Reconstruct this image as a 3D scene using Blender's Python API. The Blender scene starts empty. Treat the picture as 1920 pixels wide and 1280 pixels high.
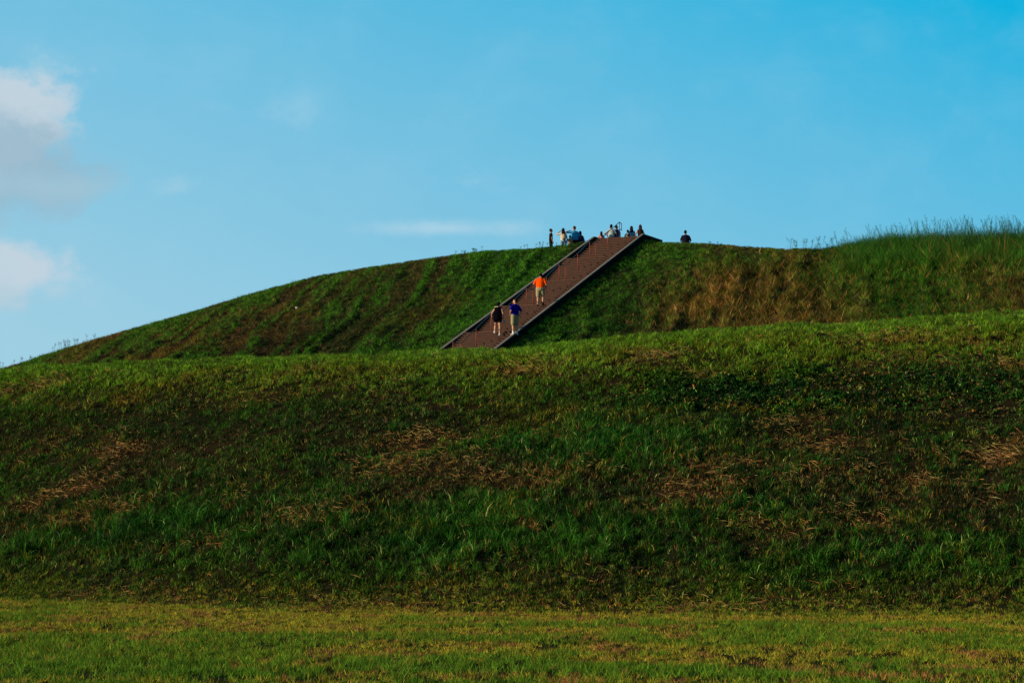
import bpy, bmesh, math, random
import numpy as np
from mathutils import Vector, Matrix
random.seed(5)
RNG = np.random.default_rng(11)
scene = bpy.context.scene

# ------------------------------------------------------------ camera
PITCH = math.atan(.08)
FPX = 4000.0                                   # focal length in photo pixels (1920 wide)
cam_d = bpy.data.cameras.new("camera")
cam = bpy.data.objects.new("camera", cam_d)
scene.collection.objects.link(cam)
cam.location = (0, 0, 1.6)
cam.rotation_euler = (math.pi/2 + PITCH, 0, 0)
cam_d.sensor_width = 36.0
cam_d.lens = FPX/1920*36
cam_d.clip_start = .1
cam_d.clip_end = 9000
scene.camera = cam

# ------------------------------------------------------------ world, sun, exposure
SUN_EL = math.radians(15)
SUN_AZ = math.radians(249)                     # clockwise from +Y : low in the left, slightly behind the camera
scene.view_settings.view_transform = 'Standard'
scene.view_settings.look = 'None'
scene.view_settings.exposure = 0.0
scene.view_settings.gamma = 1.0

world = bpy.data.worlds.new("World")
scene.world = world
world.use_nodes = True
nt = world.node_tree
nt.nodes.clear()
def N(kind, **kw):
    n = nt.nodes.new(kind)
    for k, v in kw.items(): setattr(n, k, v)
    return n
def put(sock, v):
    if isinstance(v, (int, float)): sock.default_value = v
    elif isinstance(v, tuple): sock.default_value = v
    else: nt.links.new(v, sock)
def M(op, a, b=0.0, c=0.0, clamp=False):
    n = N('ShaderNodeMath', operation=op, use_clamp=clamp)
    put(n.inputs[0], a); put(n.inputs[1], b); put(n.inputs[2], c)
    return n.outputs[0]
def SS(v, lo, hi):
    n = N('ShaderNodeMapRange', interpolation_type='SMOOTHSTEP')
    put(n.inputs[0], v); put(n.inputs[1], lo); put(n.inputs[2], hi); put(n.inputs[3], 0.0); put(n.inputs[4], 1.0)
    return n.outputs[0]
def MIX(f, a, b, mode='MIX'):
    n = N('ShaderNodeMix', data_type='RGBA', blend_type=mode)
    put(n.inputs[0], f)
    for i, v in ((6, a), (7, b)):
        put(n.inputs[i], v if not isinstance(v, tuple) else (*v, 1.0))
    return n.outputs[2]
geo = N('ShaderNodeTexCoord')
sep = N('ShaderNodeSeparateXYZ'); nt.links.new(geo.outputs['Generated'], sep.inputs[0])
ysafe = M('MAXIMUM', sep.outputs[1], .02)
AZ = M('DIVIDE', sep.outputs[0], ysafe)        # tangent of the bearing
EL = M('DIVIDE', sep.outputs[2], ysafe)        # tangent of the elevation
front = SS(sep.outputs[1], .05, .4)
sky = N('ShaderNodeTexSky', sky_type='NISHITA', sun_disc=False)
sky.sun_elevation = SUN_EL; sky.sun_rotation = SUN_AZ
sky.altitude = 100; sky.air_density = 1.0; sky.dust_density = 0.6; sky.ozone_density = 2.0
base = MIX(1.0, sky.outputs[0], (.48, .80, .80), 'MULTIPLY')
# thin veil of haze: paler towards the sun side and the horizon
g = M('ADD', M('ADD', M('MULTIPLY', AZ, -1.05), M('MULTIPLY', EL, -3.2)), 1.015, clamp=True)
veil = MIX(g, (-.15, 4.6, 7.7), (3.6, 6.45, 8.0))
base = MIX(M('MULTIPLY', front, .92), base, veil)
cm = N('ShaderNodeCombineXYZ')
put(cm.inputs[0], AZ); put(cm.inputs[1], M('MULTIPLY', EL, 1.25)); put(cm.inputs[2], 0.3)
def noise(scale, detail=5, rough=.55, dist=0.0):
    n = N('ShaderNodeTexNoise'); n.inputs['Scale'].default_value = scale
    n.inputs['Detail'].default_value = detail; n.inputs['Roughness'].default_value = rough
    n.inputs['Distortion'].default_value = dist
    nt.links.new(cm.outputs[0], n.inputs['Vector']); return n.outputs[0]
def ell(cx, cy, rx, ry):
    """soft ellipse round a bearing/elevation"""
    dx = M('MULTIPLY', M('SUBTRACT', AZ, cx), 1/rx); dy = M('MULTIPLY', M('SUBTRACT', EL, cy), 1/ry)
    r2 = M('ADD', M('MULTIPLY', dx, dx), M('MULTIPLY', dy, dy))
    return M('SUBTRACT', 1.0, M('SQRT', r2))
n1 = noise(17, 7, .62, .25); n2 = noise(55, 5, .6)
ns = M('ADD', M('MULTIPLY', M('SUBTRACT', n1, .5), 3.6), M('MULTIPLY', M('SUBTRACT', n2, .5), 1.6))
def px(x, y): return (x-960)/FPX, (960-y)/FPX
def cloud(x, y, rx, ry, ragged, lo, hi):
    cx, cy = px(x, y)
    return SS(M('ADD', ell(cx, cy, rx/FPX, ry/FPX), M('MULTIPLY', ns, ragged)), lo, hi)
def over(col, m, tint, k=1.0):
    return MIX(M('MULTIPLY', M('MULTIPLY', m, front), k), col, tint)
c = base
body = cloud(-20, 236, 225, 125, .55, .0, .50)
c = over(c, body, (5.8, 6.6, 7.3), .88)                                           # bright rim of the cumulus
c = over(c, cloud(-10, 305, 260, 125, .42, .0, .55), (3.1, 4.8, 6.0), .85)        # grey underside
c = over(c, cloud(60, 345, 200, 44, .5, .0, 1.0), (3.9, 5.9, 6.9), .50)
c = over(c, cloud(-5, 512, 160, 68, .65, .0, .75), (5.9, 6.6, 7.3), .85)            # lower cloud
c = over(c, cloud(-20, 560, 150, 34, .5, .0, .8), (4.0, 5.8, 6.9), .45)
c = over(c, cloud(100, 540, 110, 46, .7, .1, 1.2), (4.4, 6.3, 7.5), .35)
c = over(c, cloud(835, 426, 215, 26, .40, .0, 1.15), (5.0, 6.9, 8.0), .70)         # streak
c = over(c, cloud(60, 115, 90, 40, .8, .1, 1.4), (4.2, 6.4, 7.5), .30)
c = over(c, cloud(490, 195, 130, 50, 1.0, .2, 1.6), (4.3, 6.7, 8.0), .30)
c = over(c, cloud(890, 335, 110, 50, .9, .1, 1.5), (4.3, 6.7, 8.0), .38)
c = over(c, cloud(330, 345, 70, 36, .9, .1, 1.3), (4.6, 6.6, 7.7), .35)
hz = SS(M('ADD', n1, M('MULTIPLY', n2, .2)), .52, .85)
c = over(c, hz, (3.6, 6.4, 8.0), .13)                                             # faint broad haze patches
bg = N('ShaderNodeBackground'); nt.links.new(c, bg.inputs[0]); bg.inputs[1].default_value = .1
wo = N('ShaderNodeOutputWorld'); nt.links.new(bg.outputs[0], wo.inputs[0])

sun_d = bpy.data.lights.new("sun", 'SUN')
sun_d.energy = 5.0; sun_d.angle = math.radians(3); sun_d.color = (1.0, .76, .48)
sun = bpy.data.objects.new("sun", sun_d); scene.collection.objects.link(sun)
sdir = Vector((math.sin(SUN_AZ)*math.cos(SUN_EL), math.cos(SUN_AZ)*math.cos(SUN_EL), math.sin(SUN_EL)))
sun.rotation_euler = (-sdir).to_track_quat('-Z', 'Y').to_euler()

# ------------------------------------------------------------ materials
def mat(name, col, rough=.8, spec=.3, metal=0.0, var=.0, vscale=8.0, bump=0.0, attr=None, translucent=0.0):
    m = bpy.data.materials.new(name); m.use_nodes = True
    t = m.node_tree; b = t.nodes['Principled BSDF']
    b.inputs['Roughness'].default_value = rough; b.inputs['Metallic'].default_value = metal
    b.inputs['Specular IOR Level'].default_value = spec
    if attr:
        a = t.nodes.new('ShaderNodeAttribute'); a.attribute_name = attr; src = a.outputs['Color']
    else:
        a = t.nodes.new('ShaderNodeRGB'); a.outputs[0].default_value = (*col, 1); src = a.outputs[0]
    if var:
        tc = t.nodes.new('ShaderNodeTexCoord'); nz = t.nodes.new('ShaderNodeTexNoise')
        nz.inputs['Scale'].default_value = vscale; nz.inputs['Detail'].default_value = 6
        t.links.new(tc.outputs['Object'], nz.inputs['Vector'])
        mr = t.nodes.new('ShaderNodeMapRange'); mr.inputs[1].default_value = .3; mr.inputs[2].default_value = .7
        mr.inputs[3].default_value = 1-var; mr.inputs[4].default_value = 1+var
        t.links.new(nz.outputs[0], mr.inputs[0])
        mx = t.nodes.new('ShaderNodeVectorMath'); mx.operation = 'SCALE'
        t.links.new(src, mx.inputs[0]); t.links.new(mr.outputs[0], mx.inputs['Scale']); src = mx.outputs[0]
        if bump:
            bp = t.nodes.new('ShaderNodeBump'); bp.inputs['Strength'].default_value = bump
            bp.inputs['Distance'].default_value = .02
            t.links.new(nz.outputs[0], bp.inputs['Height']); t.links.new(bp.outputs[0], b.inputs['Normal'])
    t.links.new(src, b.inputs['Base Color'])
    if translucent:
        tr = t.nodes.new('ShaderNodeBsdfTranslucent'); t.links.new(src, tr.inputs['Color'])
        ms = t.nodes.new('ShaderNodeMixShader'); ms.inputs[0].default_value = translucent
        t.links.new(b.outputs[0], ms.inputs[1]); t.links.new(tr.outputs[0], ms.inputs[2])
        t.links.new(ms.outputs[0], t.nodes['Material Output'].inputs['Surface'])
    return m
MAT_SOIL = mat('soil', (0, 0, 0), rough=1.0, spec=0.0, var=.45, vscale=3.0, bump=.6, attr='Col')
MAT_GRASS = mat('grass_blade', (0, 0, 0), rough=.6, spec=.06, attr='Col', translucent=.25)

def tag(o, label=None, cat=None, group=None, kind=None):
    if label: o['label'] = label
    if cat: o['category'] = cat
    if group: o['group'] = group
    if kind: o['kind'] = kind
    return o
def link(o, parent=None):
    scene.collection.objects.link(o)
    if parent is not None: o.parent = parent
    return o
def empty(name, loc, rz=0.0):
    o = bpy.data.objects.new(name, None); o.location = loc; o.rotation_euler = (0, 0, rz)
    o.empty_display_size = .2
    return link(o)
def np_mesh(name, verts, faces, material, cols=None, kside=3, smooth=False):
    """fast mesh from numpy arrays; faces (F,k)"""
    me = bpy.data.meshes.new(name)
    verts = np.ascontiguousarray(verts, dtype=np.float32); faces = np.ascontiguousarray(faces, dtype=np.int32)
    k = faces.shape[1]; nf = len(faces)
    me.vertices.add(len(verts)); me.vertices.foreach_set('co', verts.ravel())
    me.loops.add(nf*k); me.loops.foreach_set('vertex_index', faces.ravel())
    me.polygons.add(nf); me.polygons.foreach_set('loop_start', np.arange(0, nf*k, k, dtype=np.int32))
    if smooth: me.polygons.foreach_set('use_smooth', np.ones(nf, dtype=bool))
    if cols is not None:
        a = me.color_attributes.new('Col', 'FLOAT_COLOR', 'POINT')
        c4 = np.ones((len(verts), 4), dtype=np.float32); c4[:, :3] = cols
        a.data.foreach_set('color', c4.ravel())
    me.update(calc_edges=True)
    me.materials.append(material)
    return me

# ------------------------------------------------------------ numpy noise
def _h(ix, iy, seed):
    n = (ix.astype(np.int64)*374761393 + iy.astype(np.int64)*668265263 + seed*1442695041) & 0xffffffff
    n = ((n ^ (n >> 13))*1274126177) & 0xffffffff
    return ((n ^ (n >> 16)) & 0xffff)/65535.0
def vn(x, y, seed=0):
    ix = np.floor(x); iy = np.floor(y); fx = x-ix; fy = y-iy
    fx = fx*fx*(3-2*fx); fy = fy*fy*(3-2*fy)
    a = _h(ix, iy, seed); b = _h(ix+1, iy, seed); c_ = _h(ix, iy+1, seed); d = _h(ix+1, iy+1, seed)
    return a+(b-a)*fx+(c_-a)*fy+(a-b-c_+d)*fx*fy
def fbm(x, y, seed=0, o=4):
    s = 0; amp = .5; tot = 0
    for i in range(o):
        s = s+amp*vn(x*2**i+i*17.3, y*2**i-i*9.1, seed+i); tot += amp; amp *= .55
    return s/tot
def sstep(x, a, b):
    t = np.clip((x-a)/(b-a), 0, 1); return t*t*(3-2*t)
def smin(a, b, k):
    h = np.clip(.5+.5*(b-a)/k, 0, 1); return b*(1-h)+a*h-k*h*(1-h)
def smax(a, b, k): return -smin(-a, -b, k)

# ------------------------------------------------------------ measuring the place from the photograph
FW = np.array([0, math.cos(PITCH), math.sin(PITCH)]); UP = np.array([0, -math.sin(PITCH), math.cos(PITCH)])
EYE = np.array([0, 0, 1.6])
def ray(x, y): return FW+(x-960)/FPX*np.array([1, 0, 0])+(640-y)/FPX*UP
def proj(P):
    d = np.asarray(P)-EYE; z = d@FW; return 960+FPX*d[0]/z, 640-FPX*(d@UP)/z
TH = math.radians(24)
U2 = np.array([math.sin(TH), math.cos(TH)])       # up the stairs (horizontal)
W2 = np.array([math.cos(TH), -math.sin(TH)])      # across the stairs, to the right
_d = ray(1159, 445); TOP = EYE+_d*(119/_d[1])     # middle of the top nosing
TOPZ = TOP[2]
CH = .3916                                        # slope of the stair chord
def st(x, y):
    dx = x-TOP[0]; dy = y-TOP[1]; return dx*W2[0]+dy*W2[1], dx*U2[0]+dy*U2[1]
def xy(s, t): return TOP[0]+s*W2[0]+t*U2[0], TOP[1]+s*W2[1]+t*U2[1]
def hitT(x, y):                                    # where a sight line crosses the mound's crest line
    d = ray(x, y); k = (TOP[:2]@U2)/(d[:2]@U2); P = EYE+k*d; return (P[:2]-TOP[:2])@W2, P[2]
sil = [(-300, 770), (-120, 725), (0, 692), (100, 662), (200, 630), (300, 602), (380, 579), (480, 548), (600, 516), (700, 500), (800, 485),
       (900, 471), (1000, 466), (1060, 459), (1100, 452), (1107, 451)]
silr = [(1216, 450), (1228, 454.5), (1300, 456), (1400, 463), (1460, 467), (1560, 466), (1640, 462), (1700, 458), (1800, 458), (1920, 456), (2200, 452)]
CS = [hitT(*p) for p in sil]+[hitT(*p) for p in silr]
CS = [(-80, 6.0), (-70, 6.5)]+CS+[(60, 15.5), (120, 13)]
CSx = np.array([a[0] for a in CS]); CSz = np.array([a[1] for a in CS])
def stair_z(t):                                    # chord of the nosings
    return TOPZ+CH*np.minimum(t, 0)
BX = np.array([-300, -30, -9.6, -4.6, 0, 4.2, 8.2, 12, 40, 300.]); BY = np.array([150, 52, 40.2, 36.5, 34.6, 34.2, 33.8, 33.4, 33, 60.])
LX = np.array([-300, -40, -12.7, -8, -4, 0, 4, 8, 12, 40, 300.]); LY = np.array([190, 66, 54, 52, 50.5, 49.5, 49.5, 50, 50, 52, 90.])
LPX = [(0, 690), (320, 676), (640, 664), (960, 650), (1280, 621), (1600, 601), (1920, 585)]
_lx = []; _lz = []
for p_ in LPX:
    d = ray(*p_); yy = 50.
    for _ in range(8): k = yy/d[1]; yy = np.interp(k*d[0], LX, LY)
    k = yy/d[1]; _lx.append(k*d[0]); _lz.append(1.6+k*d[2])
_lx = np.array([-300, -40]+_lx+[40, 300]); _lz = np.array([3, 4.6]+_lz+[7.2, 8])
def base_y(x): return np.interp(x, BX, BY)
def lip_y(x): return np.interp(x, LX, LY)
def lip_z(x): return np.interp(x, _lx, _lz)-.02
def H(x, y, detail=True):
    x = np.asarray(x, float); y = np.asarray(y, float)
    yb = base_y(x); yl = lip_y(x); zl = lip_z(x)
    zs = zl/(yl-yb)*(y-yb)
    zt = zl+.030*(y-yl)
    zt = zt-np.maximum(0, y-115)*.05
    z = smax(smin(zs, zt, .7), np.zeros_like(zs), .25)
    s, t = st(x, y)
    zc = np.interp(s, CSx, CSz)
    zc = zc+.0
    m = .3916-.0016*np.clip(-s-5, 0, 40)
    face = zc+m*t
    top = zc-.012*np.maximum(t, 0)-.3*np.maximum(t-70, 0)
    zu = smin(face, top, .25)
    z = smax(z, zu, 1.2)
    z = np.maximum(z, 0)
    if detail:
        up = sstep(y, 70, 90)
        hill = sstep(y, 0, 1)*sstep(z, .02, .6)
        n_lo = (fbm(x*.9, y*.55, 3)-.5)*.34+(fbm(x*3.1, y*2.2, 7)-.5)*.16
        warp = (fbm(s*.15, t*.12, 23)-.5)*5
        n_up = (fbm((s+warp*.6+.25*t)*1.7, t*.055, 83)-.5)*.8+(fbm((s+warp+.25*t)*.35, t*.07, 31)-.5)*.3+(fbm(x*1.3, y*1.1, 37)-.5)*.3
        crest = 1-.96*np.exp(-(t/2.6)**2)
        n_up = n_up*crest*sstep(np.abs(s), 1.7, 4.0)
        lipf = 1-.6*np.exp(-((y-yl)/1.2)**2)
        z = z+hill*((1-up)*n_lo*lipf+up*n_up)
        z = z+(1-hill)*(fbm(x*2.5, y*2.5, 51)-.5)*.035
    ins = (np.abs(s) < 1.25) & (t < 3.2) & (t > -30)
    z = np.where(ins, np.minimum(z, stair_z(t)-.9), z)
    return z
def hit(x, y):
    """where the sight line first meets the ground"""
    d = ray(x, y); k = np.arange(16, 170, .08); P = EYE+k[:, None]*d
    below = P[:, 2] < H(P[:, 0], P[:, 1], False)
    i = int(np.argmax(below)) if below.any() else len(k)-1
    return P[i]

# ------------------------------------------------------------ what grows where (patches lie on the ground as world ellipses)
def patch(x, y, rx, ry, amt, up=False):
    c0 = hit(x, y); a = hit(x, y-ry); b = hit(x, y+ry)
    return (c0[0], c0[1], rx*c0[1]/FPX, max(.25, abs(a[1]-b[1])/2), amt)
STRAW = [patch(*p) for p in [(785, 826, 75, 14, .8), (735, 880, 60, 14, .6), (560, 700, 30, 8, .3), (840, 872, 60, 12, .35), (900, 905, 80, 14, .35), (1040, 895, 60, 16, .6),
    (1000, 998, 40, 10, .5), (640, 958, 40, 8, .5), (1310, 920, 60, 22, .75), (1350, 875, 80, 14, .5), (1240, 945, 120, 10, .3), (1560, 895, 90, 18, .35), (1540, 835, 80, 16, .45),
    (1740, 905, 60, 14, .4), (1640, 975, 80, 12, .5), (1870, 855, 70, 22, .85), (1480, 800, 60, 10, .45), (1450, 995, 90, 20, .3), (1870, 930, 60, 16, .25),
    (230, 842, 40, 22, .6), (110, 935, 100, 14, .55), (170, 968, 90, 14, .45), (60, 850, 60, 10, .3), (560, 970, 50, 22, .3), (400, 1025, 40, 8, .2), (440, 940, 50, 14, .25),
    (60, 728, 90, 12, .5), (980, 692, 70, 14, .4), (1230, 678, 50, 10, .5), (1650, 640, 70, 14, .35), (1800, 645, 80, 14, .3), (1700, 688, 90, 8, .4), (1900, 690, 40, 14, .5),
    (1320, 708, 40, 6, .4), (720, 745, 40, 6, .3), (1050, 820, 30, 12, .4), (500, 745, 160, 10, .25), (1200, 1085, 60, 14, .3), (850, 1090, 40, 10, .2), (60, 1137, 120, 8, .6), (700, 1143, 200, 6, .35), (1400, 1150, 300, 7, .35)]]
LUSH = [patch(*p) for p in [(1000, 870, 90, 42, .9), (1180, 850, 150, 50, .9), (1100, 810, 50, 24, .6), (1470, 880, 60, 26, .8), (1360, 960, 50, 36, .6), (930, 870, 50, 30, .5),
    (760, 790, 60, 18, .35), (600, 960, 250, 60, .5), (900, 1000, 250, 60, .55), (300, 1030, 260, 60, .5), (100, 1040, 120, 60, .5), (1500, 1080, 250, 50, .45), (1780, 1090, 150, 60, .4),
    (700, 770, 120, 14, .3), (1500, 745, 60, 20, .4), (1760, 850, 60, 24, .6), (560, 850, 60, 20, .4), (250, 925, 200, 25, .4)]]
YELLOW = [patch(*p) for p in [(260, 742, 150, 12, .8), (370, 712, 120, 14, .5), (700, 700, 130, 16, .65), (560, 705, 160, 20, .45), (850, 690, 120, 12, .35), (960, 690, 110, 16, .5), (1000, 780, 100, 22, .5), (1210, 780, 40, 14, .6),
    (1150, 670, 140, 16, .5), (1400, 645, 160, 12, .55), (1620, 650, 160, 14, .6), (1820, 640, 120, 20, .5), (1300, 690, 200, 14, .3), (1500, 680, 200, 10, .3), (900, 740, 200, 20, .25),
    (1400, 770, 100, 10, .35), (1620, 780, 160, 14, .3)]]
BROWN = [patch(*p) for p in [(300, 870, 420, 50, .55), (150, 800, 300, 40, .35), (600, 830, 150, 40, .4), (860, 900, 170, 38, .75), (1150, 930, 150, 30, .55), (1400, 870, 160, 50, .4), (1700, 930, 260, 45, .6),
    (1560, 830, 250, 40, .45), (1850, 780, 200, 80, .35), (1000, 760, 200, 20, .2), (800, 780, 200, 30, .2), (1060, 1080, 200, 20, .25), (1500, 1010, 300, 30, .35)]]
COVER = [patch(*p) for p in [(1500, 735, 350, 45, .9), (1250, 730, 150, 40, .6), (1800, 740, 200, 50, .7), (650, 780, 300, 40, .4), (300, 790, 250, 25, .35), (1700, 850, 160, 20, .4)]]
# upper mound
UDRY = [patch(*p) for p in [(850, 568, 45, 18, .8), (770, 600, 80, 20, .5), (560, 588, 40, 12, .7), (450, 640, 120, 8, .5), (330, 615, 100, 10, .4), (660, 520, 160, 7, .4), (300, 665, 120, 9, .9), (160, 655, 60, 16, .55), (400, 610, 160, 14, .35), (600, 560, 120, 16, .3), (480, 590, 100, 12, .4),
    (1370, 545, 70, 40, 1.2), (1320, 575, 60, 28, 1.2), (1520, 600, 120, 14, 1.0), (1300, 590, 90, 22, .85), (1500, 590, 180, 28, .8), (1680, 540, 60, 45, .7), (1640, 580, 80, 30, .6), (1770, 500, 90, 45, .6), (1860, 560, 90, 45, .55), (1760, 590, 120, 30, .6), (1250, 560, 60, 40, .5),
    (1240, 500, 40, 20, .3), (1460, 540, 60, 40, .5), (1860, 480, 60, 20, .4)]]
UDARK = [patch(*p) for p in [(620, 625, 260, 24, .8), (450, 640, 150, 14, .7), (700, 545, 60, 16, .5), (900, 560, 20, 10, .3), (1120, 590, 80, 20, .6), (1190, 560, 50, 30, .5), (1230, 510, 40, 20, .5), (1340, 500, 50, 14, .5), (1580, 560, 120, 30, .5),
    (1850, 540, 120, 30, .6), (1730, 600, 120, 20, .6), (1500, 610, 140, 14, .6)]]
UGREEN = [patch(*p) for p in [(950, 510, 100, 50, .9), (870, 610, 60, 30, .9), (900, 580, 40, 40, .8), (1150, 560, 60, 40, .5), (1080, 610, 60, 20, .7), (1280, 480, 60, 20, .8), (1200, 500, 30, 40, .7), (1400, 490, 90, 20, .7), (1650, 470, 130, 30, .9), (1840, 450, 120, 14, .9),
    (1570, 510, 90, 30, .7), (700, 510, 130, 14, .5), (500, 560, 60, 14, .4), (330, 610, 90, 10, .4), (640, 545, 60, 10, .4)]]
def field(P, x, y):
    r = np.zeros_like(x)
    # ragged outlines
    wx = x+(fbm(x*2.2, y*2.2, 71)-.5)*1.2; wy = y+(fbm(x*2.2, y*2.2, 77)-.5)*1.6
    for cx, cy, rx, ry, a in P:
        q = ((wx-cx)/rx)**2+((wy-cy)/ry)**2
        r = np.maximum(r, a*np.exp(-q*.9)*(q < 9))
    return r
GD = np.array([.012, .056, .007]); GM = np.array([.040, .135, .010]); GL = np.array([.028, .135, .014]); OL = np.array([.120, .130, .012])
YE = np.array([.34, .25, .025]); STC = np.array([.55, .31, .10]); BR = np.array([.070, .040, .018]); RD = np.array([.30, .125, .035]); CO = np.array([.012, .048, .010])
def lerp(a, b, t): return a+(b-a)*np.asarray(t)[:, None]
def classes(x, y):
    """probabilities of straw / yellow / brown / lush / cover at points of the lower hill"""
    p = dict(straw=field(STRAW, x, y), yellow=field(YELLOW, x, y), brown=field(BROWN, x, y), lush=field(LUSH, x, y), cover=field(COVER, x, y))
    n = fbm(x*.8, y*.9, 91); n2 = fbm(x*2.6, y*3.2, 95)
    p['straw'] = np.clip(p['straw']*(.7+1.5*n2)+.3*sstep(n2, .64, .78), 0, .97)
    p['brown'] = np.clip(p['brown']*1.2+.4*sstep(n, .52, .68), 0, .95)
    p['yellow'] = np.clip(p['yellow']*(.4+1.2*n2)+.25*sstep(fbm(x*1.1, y*1.3, 99), .56, .75), 0, .9)
    return p
def ground_col(x, y, z):
    """colour of the soil and thatch under the blades"""
    lawn = y < base_y(x)
    up = y > 80
    n = fbm(x*3, y*3, 5)
    col = lerp(np.array([.010, .014, .006]), np.array([.022, .016, .008]), sstep(n, .3, .7))
    pb = field(BROWN, x, y)+field(STRAW, x, y); col = lerp(col, np.array([.026, .015, .007]), np.clip(pb*.8, 0, 1)*(~up)*(~lawn))
    pd = field(UDRY, x, y); col = lerp(col, np.array([.09, .060, .028]), np.clip(pd, 0, 1)*up)
    pg = field(UGREEN, x, y); col = lerp(col, np.array([.02, .05, .012]), np.clip(pg, 0, 1)*up)
    col = np.where(lawn[:, None], lerp(np.array([.018, .022, .008]), np.array([.05, .030, .012]), sstep(n, .3, .7)), col)
    return col

# ------------------------------------------------------------ terrain sheets
def steps_(*seg):
    out = [seg[0][0]]
    for a, b, n in seg: out += list(np.linspace(a, b, n+1)[1:])
    return np.array(out)
gx = steps_((-900, -120, 12), (-120, -36, 24), (-36, 36, 300), (36, 120, 24), (120, 900, 12))
gy = steps_((-400, 0, 10), (0, 16, 10), (16, 56, 200), (56, 92, 50), (92, 128, 130), (128, 170, 25), (170, 400, 20), (400, 2500, 16))
X, Y = np.meshgrid(gx, gy)
Z = H(X, Y)
V = np.stack([X.ravel(), Y.ravel(), Z.ravel()], 1)
COLS = ground_col(V[:, 0], V[:, 1], V[:, 2])
nx = len(gx); ny = len(gy)
ii, jj = np.meshgrid(np.arange(nx-1), np.arange(ny-1)); q0 = (jj*nx+ii).ravel()
Fq = np.stack([q0, q0+1, q0+nx+1, q0+nx], 1)
fc = V[Fq].mean(1)
cls = np.where(fc[:, 1] < base_y(fc[:, 0]), 0, np.where(fc[:, 1] < 80, 1, 2))
cls[(fc[:, 2] < .02) & (fc[:, 1] > 300)] = 0
for k, nm, lb in ((0, 'lawn', None), (1, 'hill', None), (2, 'mound', None)):
    f = Fq[cls == k]; idx, inv = np.unique(f, return_inverse=True)
    me = np_mesh(nm, V[idx], inv.reshape(f.shape), MAT_SOIL, COLS[idx], smooth=True)
    tag(link(bpy.data.objects.new(nm, me)), kind='structure')

# ------------------------------------------------------------ grass
def blades(name, x, y, h, w, lean, az, col, segs, zoff=-.01, tipcol=None, flat=None):
    """one mesh of many blades. lean = horizontal reach as a share of height"""
    n = len(x); z = H(x, y)+zoff
    fa = RNG.random(n)*np.pi*2                     # facing of the blade's flat side
    wx = np.cos(fa)*w/2; wy = np.sin(fa)*w/2
    lx = np.cos(az)*lean*h; ly = np.sin(az)*lean*h
    zero = np.zeros(n)
    root = np.stack([x, y, z], 1); wv = np.stack([wx, wy, zero], 1)
    if segs == 1:
        vs = np.stack([root-wv, root+wv, root+np.stack([lx, ly, h], 1)], 1)
        F = np.arange(n*3).reshape(n, 3); rep = 3
    else:
        mid = root+np.stack([lx*.32, ly*.32, h*.66], 1)
        tip = root+np.stack([lx, ly, h*(1-.35*np.clip(lean-.5, 0, 1.2))], 1)
        vs = np.stack([root-wv*.8, root+wv*.8, mid-wv*.9, mid+wv*.9, tip], 1)
        b = np.arange(n)[:, None]*5
        F = np.concatenate([b+np.array([[0, 1, 3]]), b+np.array([[0, 3, 2]]), b+np.array([[2, 3, 4]])], 0); rep = 5
    cols = np.repeat(col, rep, axis=0)
    me = np_mesh(name, vs.reshape(-1, 3), F, MAT_GRASS, cols)
    return link(bpy.data.objects.new(name, me))
def jitter_col(col, amt=.3):
    n = len(col); k = 1+amt*RNG.standard_normal(n)*.6
    k = np.clip(k, .35, 1.9); hue = 1+.12*RNG.standard_normal((n, 3))
    return np.clip(col*k[:, None]*hue, .003, .7)
def tufts(x, y, per, rad):
    """gather the blades in tufts round shared roots; returns positions and a per-tuft random triple"""
    n = len(x); m = max(1, n//per); c_ = RNG.integers(0, n, m); which = RNG.integers(0, m, n)
    rr = rad*np.abs(RNG.standard_normal(n)); an = RNG.random(n)*6.28
    R3 = RNG.random((m, 3))
    return x[c_][which]+rr*np.cos(an), y[c_][which]+rr*np.sin(an), R3[which], rr/rad
def scatter(n, ymin, ymax, lo=-.285, hi=.285):
    """points spread evenly over the wedge of ground in front of the camera"""
    y = np.sqrt(RNG.random(n)*(ymax**2-ymin**2)+ymin**2); x = (lo+(hi-lo)*RNG.random(n))*y
    return x, y
Q = float(globals().get('QUALITY', 1.0))

# lawn
n = int(620000*Q); x, y = scatter(n, 17.5, 42)
k = y < base_y(x)+.75+RNG.normal(0, .35, n)+(fbm(x*1.3, y*.5, 8)-.5)*2.2; x, y = x[k], y[k]; n = len(x); x, y, TR, _ = tufts(x, y, 14, .035)
band = fbm(x*.22, y*.55+.04*x, 41); spot = fbm(x*1.9, y*1.0, 43); fine = fbm(x*8, y*3.2, 47)
dist = base_y(x)-y
dry = np.clip(.20+sstep(band*.6+spot*.4, .44, .56)*1.0+.35*np.exp(-((dist-1)/1.6)**2)-.55*sstep(y, 24, 20.5), 0, 1)
red = sstep(spot*.45+fine*.45+.1*band, .55, .64)
r = RNG.random(n)
col = lerp(np.array([.055, .165, .012]), np.array([.12, .18, .011]), r)
col = np.where((RNG.random(n) < dry*.85)[:, None], lerp(OL*1.35, YE*1.15, RNG.random(n)), col)
col = np.where((RNG.random(n) < red*.75)[:, None], lerp(RD*1.3, BR*1.8, RNG.random(n)), col)
hole = sstep(fbm(x*6+9, y*2.6, 44)*.6+fbm(x*1.7, y*.9+7, 45)*.4, .54, .63)
keep = RNG.random(n) > hole*.85
h = (.045+.05*RNG.random(n))*(1-.35*dry)*(.75+.6*fbm(x*6, y*6, 49))
o = blades('lawn_grass', *[v[keep] for v in (x, y, h, .007+.006*RNG.random(n), .2+.8*RNG.random(n), RNG.random(n)*6.28, jitter_col(col*(.5+1.5*TR[:, :1])))], 1)
tag(o, 'short mown grass, green with yellow and rusty dry streaks, in the foreground', 'grass', kind='stuff')

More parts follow.
